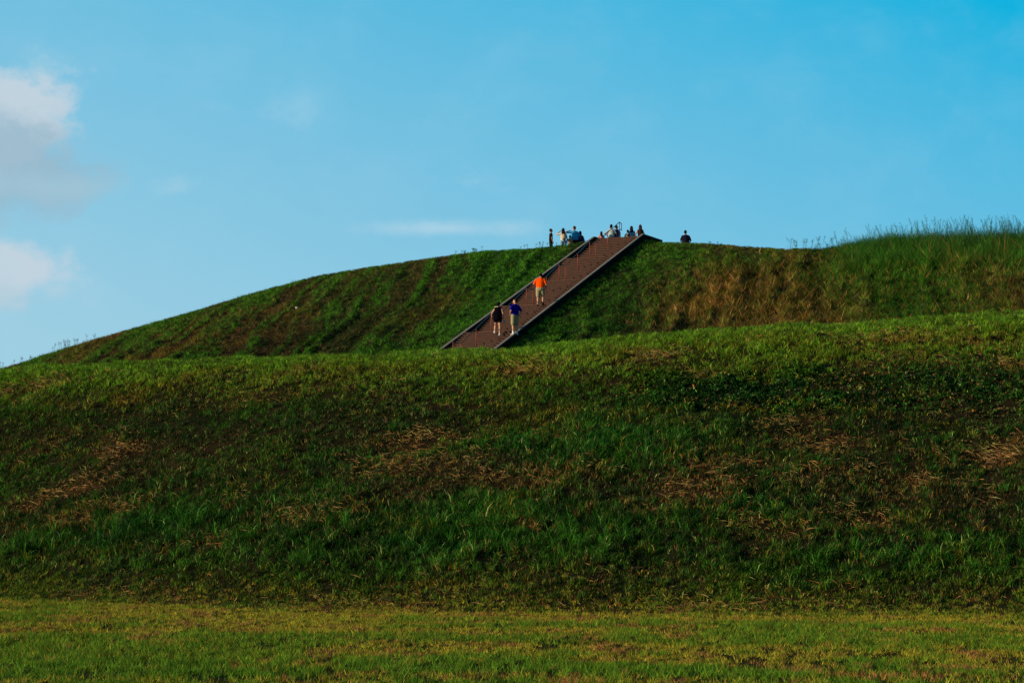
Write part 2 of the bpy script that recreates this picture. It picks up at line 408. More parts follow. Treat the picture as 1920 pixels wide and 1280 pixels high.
# hill grass
n = int(1150000*Q); x, y = scatter(n, 32, 58)
k = (y > base_y(x)-.3+(fbm(x*1.7, y*.4, 9)-.5)*2.6+RNG.normal(0, .45, n)) & (y < lip_y(x)+4); x, y = x[k], y[k]; n = len(x); x, y, TR, rr = tufts(x, y, 16, .06)
v = (y-base_y(x))/(lip_y(x)-base_y(x))
P = classes(x, y)
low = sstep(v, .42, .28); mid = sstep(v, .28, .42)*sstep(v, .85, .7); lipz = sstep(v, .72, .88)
sun_side = sstep(x, -9, 2)
clump = fbm(x*2.8, y*2.4, 61); clump2 = fbm(x*6.5, y*5.5, 63)
big = fbm(x*.55, y*.7, 65)
col = lerp(GD*.8, GM, sstep(clump*.45+clump2*.25+big*.3, .40, .60))
col = lerp(col, GL, np.clip(P['lush']*1.1*(.3+clump2), 0, 1))
col = lerp(col, CO, np.clip(P['cover'], 0, 1)*.8)
col = lerp(col, np.array([.15, .30, .016]), lipz*.95*np.clip(.45+clump, 0, 1))  # lip grass coloured brighter, sunlight on the flattening crest put into its green
glint = RNG.random(n) < .05; col = np.where(glint[:, None], lerp(np.array([.10, .30, .08]), np.array([.42, .40, .12]), RNG.random(n)), col)  # scattered bright blades: glints put into the blade colour
edge = np.exp(-((v-.03)/.07)**2)*(RNG.random(n) < .5); col = lerp(col, OL*.9, edge)
r = RNG.random(n); ly_ = RNG.random(n) < P['yellow']*1.0; col = np.where(ly_[:, None], lerp(OL, YE*.8, RNG.random(n)), col)
lb_ = RNG.random(n) < P['brown']*.65; col = np.where(lb_[:, None], lerp(BR*.4, BR*3.2+.02, RNG.random(n)**3), col)
ls_ = RNG.random(n) < P['straw']*.75; col = np.where(ls_[:, None], lerp(STC*.55, RD*.8, RNG.random(n)), col)
h = .075+.085*RNG.random(n)
h = h*(.55+.9*TR[:, 1]**1.5)*np.clip(1.15-.25*rr, .5, 1.1)*(.5+.5*sstep(v, .0, .22))
h = h*(1+.6*low*clump)+P['lush']*(.05+.17*RNG.random(n)**2)*sstep(v, .04, .25)
h = h*(1-.55*P['cover'])*(1-.45*P['brown'])*(1-.7*P['straw'])
h = np.where(v > .9, np.clip(h, .05, .16), h)*(.6+.8*clump2)
w = np.where(P['cover'] > .45, .022+.02*RNG.random(n), .006+.007*RNG.random(n)+.007*P['lush']*RNG.random(n))
keep = RNG.random(n) > .6*sstep(clump2*.6+big*.4, .48, .38)*np.maximum(mid, .45)*(1-P['brown'])
lean = .25+.9*RNG.random(n)**1.3+.3*TR[:, 2]
az = RNG.random(n)*6.28; az = np.where(RNG.random(n) < .5, -1.2+1.2*RNG.standard_normal(n), az)
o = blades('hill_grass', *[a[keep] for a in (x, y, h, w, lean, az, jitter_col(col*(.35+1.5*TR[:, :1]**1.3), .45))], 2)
tag(o, 'long dark green grass with weeds and bare patches on the lower slope', 'grass', kind='stuff')

# mound grass
n = int(900000*Q); s_ = RNG.uniform(-54, 32, n); t_ = RNG.uniform(-24, 2.2, n)
x, y = xy(s_, t_)
k = (np.abs(x/y) < .285) & ~((np.abs(s_) < 1.66) & (t_ < 3)) & (y > 92); x, y = x[k], y[k]; n = len(x); x, y, TR, rr = tufts(x, y, 14, .085); s_, t_ = st(x, y); k = ~((np.abs(s_) < 1.66) & (t_ < 3)); x, y, TR, rr, s_, t_ = x[k], y[k], TR[k], rr[k], s_[k], t_[k]; n = len(x)
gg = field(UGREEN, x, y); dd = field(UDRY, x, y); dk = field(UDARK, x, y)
warp = (fbm(s_*.15, t_*.12, 23)-.5)*5
stripe = fbm((s_+warp*.6+.25*t_)*1.7, t_*.055, 83)
c1 = fbm(x*1.6, y*1.6, 85); c2 = fbm(x*4, y*4, 87)
leftm = sstep(s_, -4, -10)
col = lerp(GD, np.array([.060, .175, .012]), sstep(stripe*.75+c1*.25, .45, .56))
col = lerp(col, np.array([.058, .200, .012]), np.clip(gg*1.0, 0, 1)*.85)
pb = np.clip(sstep(stripe*.8+c1*.2, .525, .455)*.92*leftm+dd*.9+.35*sstep(c1, .55, .7)*(1-gg), 0, .92)*(1-.9*gg)
pb = np.where(s_ > 5, np.maximum(pb, .72*sstep(t_+4*(c1-.5)+3*(stripe-.5), -4.2, -7.2)*(.55+.9*c1)*sstep(s_, 5, 9)*(1-1.0*gg)), pb)
lb_ = RNG.random(n) < pb
dcol = lerp(BR*1.6*(.4+1.2*TR[:, 2:3]), lerp(OL*.9, RD*.85, RNG.random(n)), np.clip(dd*1.1*(.4+c2), 0, 1))
dcol = lerp(dcol, YE*.7, sstep(RNG.random(n)+dd*.2-.0, .86, 1.0)*(dd > .3))
col = np.where(lb_[:, None], dcol, col)
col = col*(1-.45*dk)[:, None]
tall = sstep(s_, 11.5, 15)*sstep(t_, -6, -1.5)
col = lerp(col, np.array([.045, .16, .020]), tall*.8)
rough = sstep(s_, 4, 8)
h = (.09+.10*RNG.random(n))*(.6+.8*c2)*(.6+.9*TR[:, 1]**1.5)*np.clip(1.2-.25*rr, .5, 1.15)*(1+.5*rough*(t_ < -3)+.3*dd)+tall*(.28+.55*RNG.random(n)*(.4+.8*TR[:, 1])*(.5+1.0*c1))
h = np.where((np.abs(s_) < 3.2), np.minimum(h, .16), h)
h = np.where((t_ > -.8) & (s_ < 11), np.minimum(h, .13), h)
w = .015+.020*RNG.random(n)
rg = lb_ & (s_ > 4); w = np.where(rg, w*1.1, w); h = np.where(rg & (t_ < -2), h*(.85+.5*TR[:, 2]), h)
gold = rg & (RNG.random(n) < (.03+.16*dd)*(.4+1.8*(TR[:, 0] > .7))); col = np.where(gold[:, None], lerp(STC*.8, RD*1.2, RNG.random(n)), col)
keep = (h > 0)
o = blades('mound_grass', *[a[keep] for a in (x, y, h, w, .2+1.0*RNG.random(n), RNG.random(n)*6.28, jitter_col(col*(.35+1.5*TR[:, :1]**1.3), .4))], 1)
tag(o, 'rough green and brown grass in slanting bands on the upper mound', 'grass', kind='stuff')

# straw lying on the lower slope
n = int(200000*Q); x, y = scatter(n, 32, 56); k = (y > base_y(x)-.5) & (y < lip_y(x)); x, y = x[k], y[k]
P = field(STRAW, x, y); k = RNG.random(len(x)) < np.clip(P*1.5*sstep(fbm(x*2.6, y*3.4, 97), .35, .6), 0, 1)**1.2+.003; x, y, P = x[k], y[k], P[k]; n = len(x)
L = .06+.26*RNG.random(n)**3; a = RNG.normal(0, .8, n)+(fbm(x*1.2, y*1.2, 101)-.5)*4; wd = .004+.005*RNG.random(n)
z = H(x, y)+.07+.11*RNG.random(n); dzl = RNG.normal(0, .16, n)*L
gradz = (H(x, y+.3, False)-H(x, y-.3, False))/.6
dx = np.cos(a)*L/2; dy = np.sin(a)*L/2*.7; dz = dy*gradz+dzl
p0 = np.stack([x-dx, y-dy, z-dz], 1); p1 = np.stack([x+dx, y+dy, z+dz], 1)
bend = np.stack([np.zeros(n), np.zeros(n), .05*L], 1); pm = (p0+p1)/2+bend; wv = np.stack([np.zeros(n), -.3*wd, wd], 1)
vs = np.stack([p0, pm-wv/2, p1, pm+wv/2], 1).reshape(-1, 3)
b = np.arange(n)[:, None]*4; F = np.concatenate([b+np.array([[0, 1, 3]]), b+np.array([[1, 2, 3]])], 0)
cc = jitter_col(lerp(np.array([.66, .40, .15]), RD*1.2, RNG.random(n)**1.5), .5)
o = link(bpy.data.objects.new('straw', np_mesh('straw', vs, F, MAT_GRASS, np.repeat(cc, 4, axis=0))))
tag(o, 'loose dry straw and cut stalks strewn over the lower slope', 'straw', kind='stuff')

# seed-headed tall weeds along the skyline
def weeds(name, S, T, hts, label, col):
    Vv = []; Ff = []; Cc = []
    def tri(a, b_, c_, cl):
        i = len(Vv); Vv.extend([a, b_, c_]); Ff.append((i, i+1, i+2)); Cc.extend([cl]*3)
    for s, t, hh in zip(S, T, hts):
        xx, yy = xy(s, t); zz = float(H(np.array([xx]), np.array([yy]))[0])-.02
        ln = random.uniform(-.35, .30); ly = random.uniform(-.15, .15)
        pts = [np.array([xx+ln*hh*q*q, yy+ly*hh*q*q, zz+hh*q]) for q in (0, .35, .7, 1)]
        cl = np.array(col)*random.uniform(.6, 1.4)
        for a, b_ in zip(pts[:-1], pts[1:]):
            r_ = .008
            for ang in (0, 2.1, 4.2):
                o1 = np.array([math.cos(ang)*r_, math.sin(ang)*r_, 0]); o2 = np.array([math.cos(ang+2.1)*r_, math.sin(ang+2.1)*r_, 0])
                tri(a+o1, a+o2, b_+o1*.7, cl)
                tri(a+o2, b_+o2*.7, b_+o1*.7, cl)
        # leaves
        for q in range(random.randint(2, 4)):
            f = random.uniform(.15, .65); p = pts[0]+(pts[3]-pts[0])*f; an = random.uniform(0, 6.28); Ll = random.uniform(.2, .4)*min(1, hh)
            m_ = p+np.array([math.cos(an)*Ll*.5, math.sin(an)*Ll*.5, Ll*.35]); e_ = p+np.array([math.cos(an)*Ll, math.sin(an)*Ll, Ll*.05])
            wv_ = np.array([-math.sin(an), math.cos(an), .3])*.009
            tri(p-wv_, p+wv_, m_, cl); tri(m_-wv_, m_+wv_, e_, cl)
        # open panicle
        ph = min(.42, hh*.38)
        for q in range(random.randint(16, 26)):
            f = random.random(); p = pts[3]+(pts[2]-pts[3])*min(1, f*ph/(hh*.3)); an = random.uniform(0, 6.28); Ll = (.02+.11*f*(1.3-f))*random.uniform(.6, 1.3)
            e_ = p+np.array([math.cos(an)*Ll, math.sin(an)*Ll, Ll*random.uniform(.2, .9)])
            tri(p, p+np.array([0, 0, .006]), e_, cl)
            wv_ = np.array([math.cos(an+1), math.sin(an+1), .6])*random.uniform(.009, .018)
            tri(e_-wv_, e_+wv_, e_+np.array([math.cos(an), math.sin(an), .6])*.035, cl)
    me = np_mesh(name, np.array(Vv), np.array(Ff), MAT_GRASS, np.array(Cc))
    return tag(link(bpy.data.objects.new(name, me)), label, 'weeds', kind='stuff')
S = []; T = []; Hh = []
for i in range(620):
    s = random.triangular(12, 29, 24); S.append(s); T.append(random.uniform(-1.6, 1.8)); Hh.append(random.uniform(.6, 1.65)*(.65+.35*min(1, (s-12)/5)))
for i in range(26):
    S.append(random.uniform(9.5, 13)); T.append(random.uniform(-.6, .6)); Hh.append(random.uniform(.3, .8))
weeds('seed_head_weeds', S, T, Hh, 'tall seed headed weeds standing against the sky on the right', (.055, .15, .06))
S = []; T = []; Hh = []
for s0, n_, h0 in ((-40, 5, .4), (-37.6, 9, .6), (-36.8, 7, .6), (-35.4, 3, .5), (-4.6, 4, .45), (-3.9, 4, .35), (-5.6, 4, .3), (-8.8, 9, .3), (-9.6, 4, .25), (-42, 4, .5), (5.5, 5, .22), (9.9, 2, .7), (8.4, 4, .15)):
    for q in range(n_): S.append(s0+random.gauss(0, .35)); T.append(random.uniform(-.4, .3)); Hh.append(h0*random.uniform(.6, 1.2))
weeds('thin_weeds', S, T, Hh, 'sparse thin weed stalks along the left and middle skyline of the mound', (.04, .09, .04))

# ------------------------------------------------------------ staircase
MAT_RISER = mat('stair_timber', (.036, .012, .009), rough=.8, var=.35, vscale=5)
MAT_NOSE = mat('stair_nosing', (.085, .042, .031), rough=.75, var=.3, vscale=9)
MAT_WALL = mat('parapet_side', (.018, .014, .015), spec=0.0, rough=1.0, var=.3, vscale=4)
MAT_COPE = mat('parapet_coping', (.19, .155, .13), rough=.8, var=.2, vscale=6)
MAT_POST = mat('rail_post', (.26, .05, .035), rough=.6, var=.2, vscale=6)
MAT_RAIL = mat('rail_steel', (.05, .045, .055), rough=.5, spec=.3, metal=.0)
def box(bm, x0, x1, y0, y1, z0, z1, mi=0):
    vs = [bm.verts.new(p) for p in ((x0, y0, z0), (x1, y0, z0), (x1, y1, z0), (x0, y1, z0), (x0, y0, z1), (x1, y0, z1), (x1, y1, z1), (x0, y1, z1))]
    for f in ((0, 3, 2, 1), (4, 5, 6, 7), (0, 1, 5, 4), (1, 2, 6, 5), (2, 3, 7, 6), (3, 0, 4, 7)):
        bm.faces.new([vs[i] for i in f]).material_index = mi
def tube(bm, p0, p1, r0, r1=None, n=8):
    p0 = Vector(p0); p1 = Vector(p1); r1 = r0 if r1 is None else r1; d = (p1-p0).normalized()
    a = d.orthogonal().normalized(); b = d.cross(a)
    A = [bm.verts.new(p0+(a*math.cos(q*6.2832/n)+b*math.sin(q*6.2832/n))*r0) for q in range(n)]
    B = [bm.verts.new(p1+(a*math.cos(q*6.2832/n)+b*math.sin(q*6.2832/n))*r1) for q in range(n)]
    for q in range(n): bm.faces.new((A[q], A[(q+1) % n], B[(q+1) % n], B[q]))
    bm.faces.new(A[::-1]); bm.faces.new(B)
def bm_obj(name, bm, mats, parent=None, smooth=False):
    bmesh.ops.recalc_face_normals(bm, faces=bm.faces[:])
    me = bpy.data.meshes.new(name); bm.to_mesh(me); bm.free()
    for m in (mats if isinstance(mats, (list, tuple)) else [mats]): me.materials.append(m)
    if smooth: me.polygons.foreach_set('use_smooth', np.ones(len(me.polygons), dtype=bool))
    return link(bpy.data.objects.new(name, me), parent)
# local frame of the stairs: x across, y up the run, z up; origin at the top nosing
LAND = .96; TREAD = .277; RISE = .129; NR = 13; HW = 1.42
stairs = empty('staircase', (TOP[0], TOP[1], TOPZ), -TH)
tag(stairs, 'long reddish brown outdoor stairway with grey coping walls climbing the mound', 'staircase')
profile = []          # (front y, back y, z) of each tread, local
fronts = [0.0]
y0 = 0.0; z0 = 0.0; profile.append((0.0, 3.6, 0.0))
for fl in range(6):
    nr = 12 if fl == 0 else NR
    tr = (4.44-LAND)/(nr-1) if fl == 0 else TREAD
    for q in range(nr-1):
        z0 -= RISE*(1.044 if fl == 0 else 1.0); profile.append((y0-tr, y0, z0)); y0 -= tr
    z0 -= RISE*(1.044 if fl == 0 else 1.0); profile.append((y0-LAND, y0, z0)); y0 -= LAND; fronts.append((y0, z0))
def step_z(t):
    for a, b, z in profile:
        if a <= t < b: return TOPZ+z
    return TOPZ+profile[-1][2]
for i, (a, b, z) in enumerate(profile):
    bm = bmesh.new()
    dep = .55
    box(bm, -HW, HW, a+.012, b+(.02 if i else 0), z-dep, z-.035, 0)
    box(bm, -HW, HW, a-.012, a+.09, z-.033, z, 1)                       # pale nosing board
    box(bm, -HW, HW, a+.093, b+(.006 if i else 0), z-.034, z-.003, 0)
    nm = 'landing' if (b-a) > .5 else 'step'
    bm_obj(nm, bm, [MAT_RISER, MAT_NOSE], stairs)
ybot = profile[-1][0]-.3; zbot = CH*ybot
def wall_prism(bm, xa, xb, top_off, bot_off, ext=3.1):
    pts = [(ybot, zbot+top_off), (0, top_off), (ext, top_off), (ext, bot_off), (0, bot_off), (ybot, zbot+bot_off)]
    A = [bm.verts.new((xa, p, q)) for p, q in pts]; B = [bm.verts.new((xb, p, q)) for p, q in pts]
    for i_ in range(6): bm.faces.new((A[i_], A[(i_+1) % 6], B[(i_+1) % 6], B[i_]))
    for R in (A, B):
        f1 = [R[0], R[1], R[4], R[5]]; f2 = [R[1], R[2], R[3], R[4]]
        bm.faces.new(f1); bm.faces.new(f2)
for sg in (-1, 1):
    bm = bmesh.new(); wall_prism(bm, sg*(HW+.003), sg*1.52, .075, -1.15)
    wl = bm_obj('side_wall', bm, MAT_WALL, stairs)
    bm = bmesh.new(); wall_prism(bm, sg*(HW-.012), sg*1.53, .125, .078)
    cp = bm_obj('coping', bm, MAT_COPE, wl)

# handrail along the middle
hr = empty('handrail', (TOP[0], TOP[1], TOPZ), -TH)
tag(hr, 'steel handrail on red posts running up the middle of the stairway', 'handrail')
RX = .04; RH = .87
path = [(RX, .10, RH)]
posts = [(0.10, 0.0, 0)]
for k_ in range(1, 6):
    fy, fz = fronts[k_]
    by = fy+LAND-.06
    path += [(RX, by, fz+RH), (RX, fy+.06, fz+RH)]
    py_, pz_ = path[-3][1], path[-3][2]
    my = (py_+by)/2; mz = (pz_+fz+RH)/2; gz = step_z(my)-TOPZ
    posts += [(my, gz, mz-gz), (by, fz, 0), (fy+.06, fz, 0)]
bm = bmesh.new()
for a, b in zip(path[:-1], path[1:]): tube(bm, a, b, .021, n=8)
for a in path[1:]:
    bmesh.ops.create_uvsphere(bm, u_segments=8, v_segments=6, radius=.0225, matrix=Matrix.Translation(a))
bm_obj('rail', bm, MAT_RAIL, hr, True)
bm = bmesh.new(); e = [(RX, .10, RH), (RX, .42, RH-.05), (RX, .42, RH-.42), (RX, .10, RH-.40)]
for a, b in zip(e[:-1], e[1:]): tube(bm, a, b, .021)
for a in e: bmesh.ops.create_uvsphere(bm, u_segments=8, v_segments=6, radius=.0225, matrix=Matrix.Translation(a))
bm_obj('end_loop', bm, MAT_RAIL, hr, True)
for i, (py_, pz_, hh) in enumerate(posts):
    bm = bmesh.new(); top = hh if hh else RH
    tube(bm, (RX, py_, pz_-.04), (RX, py_, pz_+top-.012), .02)
    tube(bm, (RX, py_, pz_-.01), (RX, py_, pz_+.012), .05)
    bm_obj('post', bm, MAT_RAIL if i == 0 else MAT_POST, hr, True)  # top post darkened by material to imitate its look against bright sky

# ------------------------------------------------------------ people
def cap(bm, a, b, ra, rb, sx=1.0, sy=1.0):
    """closed tapered capsule (sx, sy widen it across x / y)"""
    a = Vector(a); b = Vector(b); d = b-a; L = d.length
    if L < 1e-5: d = Vector((0, 0, 1)); L = 1e-5
    d.normalize()
    o_ = d.orthogonal().normalized(); c_ = d.cross(o_)
    rings = []; NS = 12
    prof = []
    for q in range(1, 5): an = -math.pi/2+q*math.pi/8; prof.append((a+d*(math.sin(an)*ra), ra*math.cos(an)))
    for q in range(0, 4): an = q*math.pi/8; prof.append((b+d*(math.sin(an)*rb), rb*math.cos(an)))
    def sc(p, ctr):
        v = p-ctr; return ctr+Vector((v.x*sx, v.y*sy, v.z))
    for ctr, r_ in prof:
        rings.append([bm.verts.new(sc(ctr+(o_*math.cos(k*2*math.pi/NS)+c_*math.sin(k*2*math.pi/NS))*r_, ctr)) for k in range(NS)])
    p0 = bm.verts.new(a-d*ra); p1 = bm.verts.new(b+d*rb)
    for r1, r2 in zip(rings[:-1], rings[1:]):
        for k in range(NS): bm.faces.new((r1[k], r1[(k+1) % NS], r2[(k+1) % NS], r2[k]))
    for k in range(NS):
        bm.faces.new((p0, rings[0][(k+1) % NS], rings[0][k])); bm.faces.new((p1, rings[-1][k], rings[-1][(k+1) % NS]))
def blob(bm, c_, rx, ry, rz, rot=None):
    m = Matrix.Translation(Vector(c_))
    if rot: m = m @ rot
    bmesh.ops.create_uvsphere(bm, u_segments=16, v_segments=10, radius=1.0, matrix=m @ Matrix.Diagonal((rx, ry, rz, 1)))
def fuse(name, bm, material, parent, voxel=.014, smooth=6):
    """melt the overlapping volumes into one continuous skin"""
    bmesh.ops.recalc_face_normals(bm, faces=bm.faces[:])
    me = bpy.data.meshes.new(name); bm.to_mesh(me); bm.free()
    tmp = bpy.data.objects.new('tmp', me); scene.collection.objects.link(tmp)
    r_ = tmp.modifiers.new('r', 'REMESH'); r_.mode = 'VOXEL'; r_.voxel_size = voxel; r_.use_smooth_shade = True
    s_m = tmp.modifiers.new('s', 'SMOOTH'); s_m.iterations = smooth; s_m.factor = .5
    dg = bpy.context.evaluated_depsgraph_get(); dg.update()
    out = bpy.data.meshes.new_from_object(tmp.evaluated_get(dg)); out.name = name
    bpy.data.objects.remove(tmp); bpy.data.meshes.remove(me)
    out.materials.clear(); out.materials.append(material)
    return link(bpy.data.objects.new(name, out), parent)
def V3(*a): return Vector(a)
MSKIN = mat('skin', (.50, .27, .17), rough=.55, spec=.3)
MSKIN2 = mat('skin_tan', (.36, .17, .10), rough=.55, spec=.3)
MEYE = mat('eye_dark', (.02, .015, .012), rough=.2)
def cloth(name, c_): return mat('cloth_'+name, c_, rough=1.0, spec=0.0, var=.12, vscale=14)
def hair_m(name, c_): return mat('hair_'+name, c_, rough=.9, spec=.05, var=.3, vscale=40)
HBLACK = hair_m('black', (.012, .009, .008)); HBROWN = hair_m('brown', (.035, .018, .010))
def hand(bm, wr, d, side, curl=.5, k=1.0):
    """palm, four unequal fingers and a thumb; d points along the hand, side = towards the thumb"""
    d = Vector(d).normalized(); side = (Vector(side)-d*Vector(side).dot(d)).normalized(); nn = d.cross(side).normalized()
    for i_, (off, Lf) in enumerate(((.030, .070), (.010, .078), (-.010, .072), (-.030, .058))):
        kn = wr+d*.085*k+side*off*k
        cap(bm, wr+side*off*.6*k, kn, .014*k, .012*k)
        d2 = (d+nn*curl*(.8+.1*i_)).normalized(); m1 = kn+d2*Lf*.5*k
        d3 = (d+nn*curl*2.2).normalized()
        cap(bm, kn, m1, .0105*k, .0095*k); cap(bm, m1, m1+d3*Lf*.5*k, .0095*k, .0085*k)
    t0_ = wr+d*.02*k+side*.03*k; t1_ = t0_+(d*.6+side*.8).normalized()*.045*k
    cap(bm, t0_, t1_, .014*k, .011*k); cap(bm, t1_, t1_+(d*.9+side*.25+nn*curl).normalized()*.035*k, .011*k, .009*k)
def person(label, loc, rz, Hgt=1.72, fat=1.0, lean=0.0, head_yaw=0.0, head_down=0.0,
           arms=None, legs=None, skin=MSKIN, top=None, bottom=None, hair=HBLACK, hair_len=0, shoes=None, socks=None,
           sleeve='short', bottom_kind='shorts', group=None, extra=None, voxel=.016, fem=False, tie=False, dress=False):
    """faces local +Y. arms: {'L':(elbow, wrist), 'R':...} in body units; legs likewise (knee, ankle)"""
    root = empty('person', loc, rz); tag(root, label, 'person', group or ('people gathered on top of the mound' if loc[2] > 15.8 else 'people on the stairway'))
    k = Hgt/1.75
    def sp(z):                                       # spine point leaning forward above the hips
        f = max(0, z-.95); return V3(0, math.sin(lean)*f, .95+math.cos(lean)*f if z > .95 else z)
    hipw = .095*(.9+.1*fat); shw = (.150 if fem else .170)*(.75+.25*fat)
    neck = sp(1.50); hd = neck+V3(0, math.sin(lean+head_down)*.13+.01, math.cos(lean+head_down)*.13)
    sh = {s: sp(1.385)+V3(shw*g, 0, 0) for s, g in (('L', -1), ('R', 1))}
    A = {'L': (V3(-.26, 0, 1.14), V3(-.25, .06, .89)), 'R': (V3(.26, 0, 1.14), V3(.25, .06, .89))}
    if arms:
        for s_k, v_ in arms.items(): A[s_k] = tuple(V3(*q) for q in v_)
    G = {'L': (V3(-.10, .02, .49), V3(-.105, -.01, .09)), 'R': (V3(.10, .02, .49), V3(.105, -.01, .09))}
    if legs:
        for s_k, v_ in legs.items(): G[s_k] = tuple(V3(*q) for q in v_)
    K = lambda v_: v_*k
    Rh = Matrix.Rotation(head_yaw, 3, 'Z')
    def hp(x_, y_, z_): return K(hd+Rh @ V3(x_, y_, z_))
    # ---- body, one continuous skin
    bm = bmesh.new()
    cap(bm, K(sp(.95)), K(sp(1.12)), .125*k*fat, .12*k*fat, 1.15, .85)
    cap(bm, K(sp(1.12)), K(sp(1.36)), .12*k*fat, .125*k*(.7+.3*fat), 1.25, .8)
    for q in 'LR': cap(bm, K(sp(1.42)), K(sh[q]), .058*k, .052*k)
    cap(bm, K(sp(1.40)), K(neck+V3(0, 0, .03)), .060*k, .052*k)
    cap(bm, K(neck), K(hd), .052*k, .055*k)
    blob(bm, hp(0, 0, .02), .075*k, .092*k, .105*k); blob(bm, hp(0, .035, -.055), .050*k, .050*k, .052*k)
    blob(bm, hp(0, .097, -.012), .014*k, .022*k, .022*k); blob(bm, hp(0, .08, -.052), .026*k, .016*k, .010*k); blob(bm, hp(0, .082, -.088), .022*k, .018*k, .015*k)
    for g in (-1, 1): blob(bm, hp(.078*g, -.005, -.005), .010*k, .022*k, .032*k)
    for s_k, g in (('L', -1), ('R', 1)):
        el, wr = A[s_k]; f2 = .75+.25*fat
        cap(bm, K(sh[s_k]), K(el), .052*k*f2, .040*k*f2); cap(bm, K(el), K(wr), .040*k*f2, .027*k)
        dh = (wr-el).normalized(); hand(bm, K(wr), dh, V3(-g*.6, 1, .2), .45, k)
        kn, an_ = G[s_k]
        cap(bm, K(V3(hipw*g, 0, .92)), K(kn), .090*k*fat**.7, .058*k*f2)
        cap(bm, K(kn), K(kn.lerp(an_, .35)+V3(0, -.012, 0)), .055*k*f2, .058*k*f2); cap(bm, K(kn.lerp(an_, .35)+V3(0, -.012, 0)), K(an_), .058*k*f2, .036*k)
        cap(bm, K(an_+V3(0, -.02, -.04)), K(an_+V3(g*.01, .15, -.06)), .035*k, .028*k)
    fuse('body', bm, skin, root, voxel*.75)
    # ---- eyes
    for g in (-1, 1):
        bm = bmesh.new(); blob(bm, hp(.030*g, .088, .012), .012*k, .008*k, .008*k); bm_obj('eye', bm, MEYE, root, True)
    # ---- trousers / shorts
    if bottom:
        bm = bmesh.new()
        cap(bm, K(sp(.93)), K(sp(1.02)), .140*k*fat, .130*k*fat, 1.2, .9)
        for s_k, g in (('L', -1), ('R', 1)):
            kn, an_ = G[s_k]; hp_ = V3(hipw*g, 0, .92)
            if bottom_kind == 'shorts':
                e_ = hp_.lerp(kn, .86); cap(bm, K(hp_), K(e_), .112*k*fat**.7, .098*k*fat**.5)
            elif bottom_kind == 'short_shorts':
                e_ = hp_.lerp(kn, .42); cap(bm, K(hp_), K(e_), .108*k*fat**.7, .100*k*fat**.5)
            else:
                cap(bm, K(hp_), K(kn), .108*k*fat**.7, .080*k); cap(bm, K(kn), K(an_), .080*k, .062*k)
        fuse('shorts' if 'short' in bottom_kind else 'trousers', bm, bottom, root, voxel)
    # ---- shirt
    if top:
        bm = bmesh.new()
        cap(bm, K(sp(.98)), K(sp(1.14)), .142*k*fat, .142*k*fat, 1.2, .92)
        cap(bm, K(sp(1.14)), K(sp(1.36)), .142*k*fat, .135*k*(.7+.3*fat), 1.25, .86)
        for q in 'LR': cap(bm, K(sp(1.415)), K(sh[q]), .070*k, .062*k)
        if dress: cap(bm, K(sp(1.0)), K(V3(0, .0, .90)), .14*k*fat, .165*k*fat, 1.2, .95)
        if sleeve != 'none':
            for s_k, g in (('L', -1), ('R', 1)):
                el, wr = A[s_k]; f2 = .75+.25*fat
                if sleeve == 'short': cap(bm, K(sh[s_k]), K(sh[s_k].lerp(el, .72)), .070*k*f2, .064*k*f2)
                else: cap(bm, K(sh[s_k]), K(el), .068*k*f2, .055*k*f2); cap(bm, K(el), K(el.lerp(wr, .93)), .055*k*f2, .040*k)
        fuse('dress' if dress else 'shirt', bm, top, root, voxel)
    # ---- hair
    bm = bmesh.new()
    blob(bm, hp(0, -.022, .045), .088*k, .095*k, .095*k); blob(bm, hp(0, -.05, -.005), .078*k, .062*k, .080*k)
    if hair_len > 0:
        nb = hp(0, -.06, .0); e_ = K(sp(1.48-hair_len)+V3(0, -.15-.02*fat, 0)); m_ = K(sp(1.42)+V3(0, -.14, 0))
        cap(bm, nb, m_, .080*k, .070*k, 1.2, .8); cap(bm, m_, e_, .085*k, .045*k, 1.35, .6)
        for g in (-1, 1): cap(bm, hp(.07*g, -.02, .0), hp(.085*g, -.04, -.16), .035*k, .03*k)
    if tie:
        cap(bm, hp(0, -.10, .05), hp(0, -.15, -.02), .035*k, .038*k); cap(bm, hp(0, -.15, -.02), hp(0, -.13, -.17), .038*k, .018*k)
    fuse('hair', bm, hair, root, voxel*.8, 3)
    # ---- shoes and socks
    for s_k, g in (('L', -1), ('R', 1)):
        kn, an_ = G[s_k]
        if socks:
            bm = bmesh.new(); cap(bm, K(an_+V3(0, 0, -.03)), K(an_.lerp(kn, .20)), .046*k, .052*k); fuse('sock', bm, socks, root, .012, 2)
        if shoes:
            bm = bmesh.new(); cap(bm, K(an_+V3(0, -.04, -.042)), K(an_+V3(g*.012, .16, -.052)), .046*k, .038*k, 1.0, 1.0)
            cap(bm, K(an_+V3(0, -.02, -.01)), K(an_+V3(0, .05, -.035)), .048*k, .042*k)
            bmesh.ops.bisect_plane(bm, geom=bm.verts[:]+bm.edges[:]+bm.faces[:], plane_co=(0, 0, K(an_).z-.092*k), plane_no=(0, 0, -1), clear_outer=False)
            fuse('shoe', bm, shoes, root, .012, 2)
    if extra: extra(root, k, sp, A, hp, K)
    return root
def on_stair(x, y):
    """the tread whose foot point lies nearest the sight line"""
    best = None; d = ray(x, y)
    for a, b, z in profile:
        for t in ((a+b)/2,) if b-a < .5 else np.arange(a+.1, b, .1):
            kk = ((TOP[:2]@U2)+t)/(d[:2]@U2); P = np.array([EYE[0]+kk*d[0], EYE[1]+kk*d[1], TOPZ+z])
            e_ = abs(proj(P)[1]-y)
            if best is None or e_ < best[0]: best = (e_, tuple(P))
    return best[1]

CY = {}
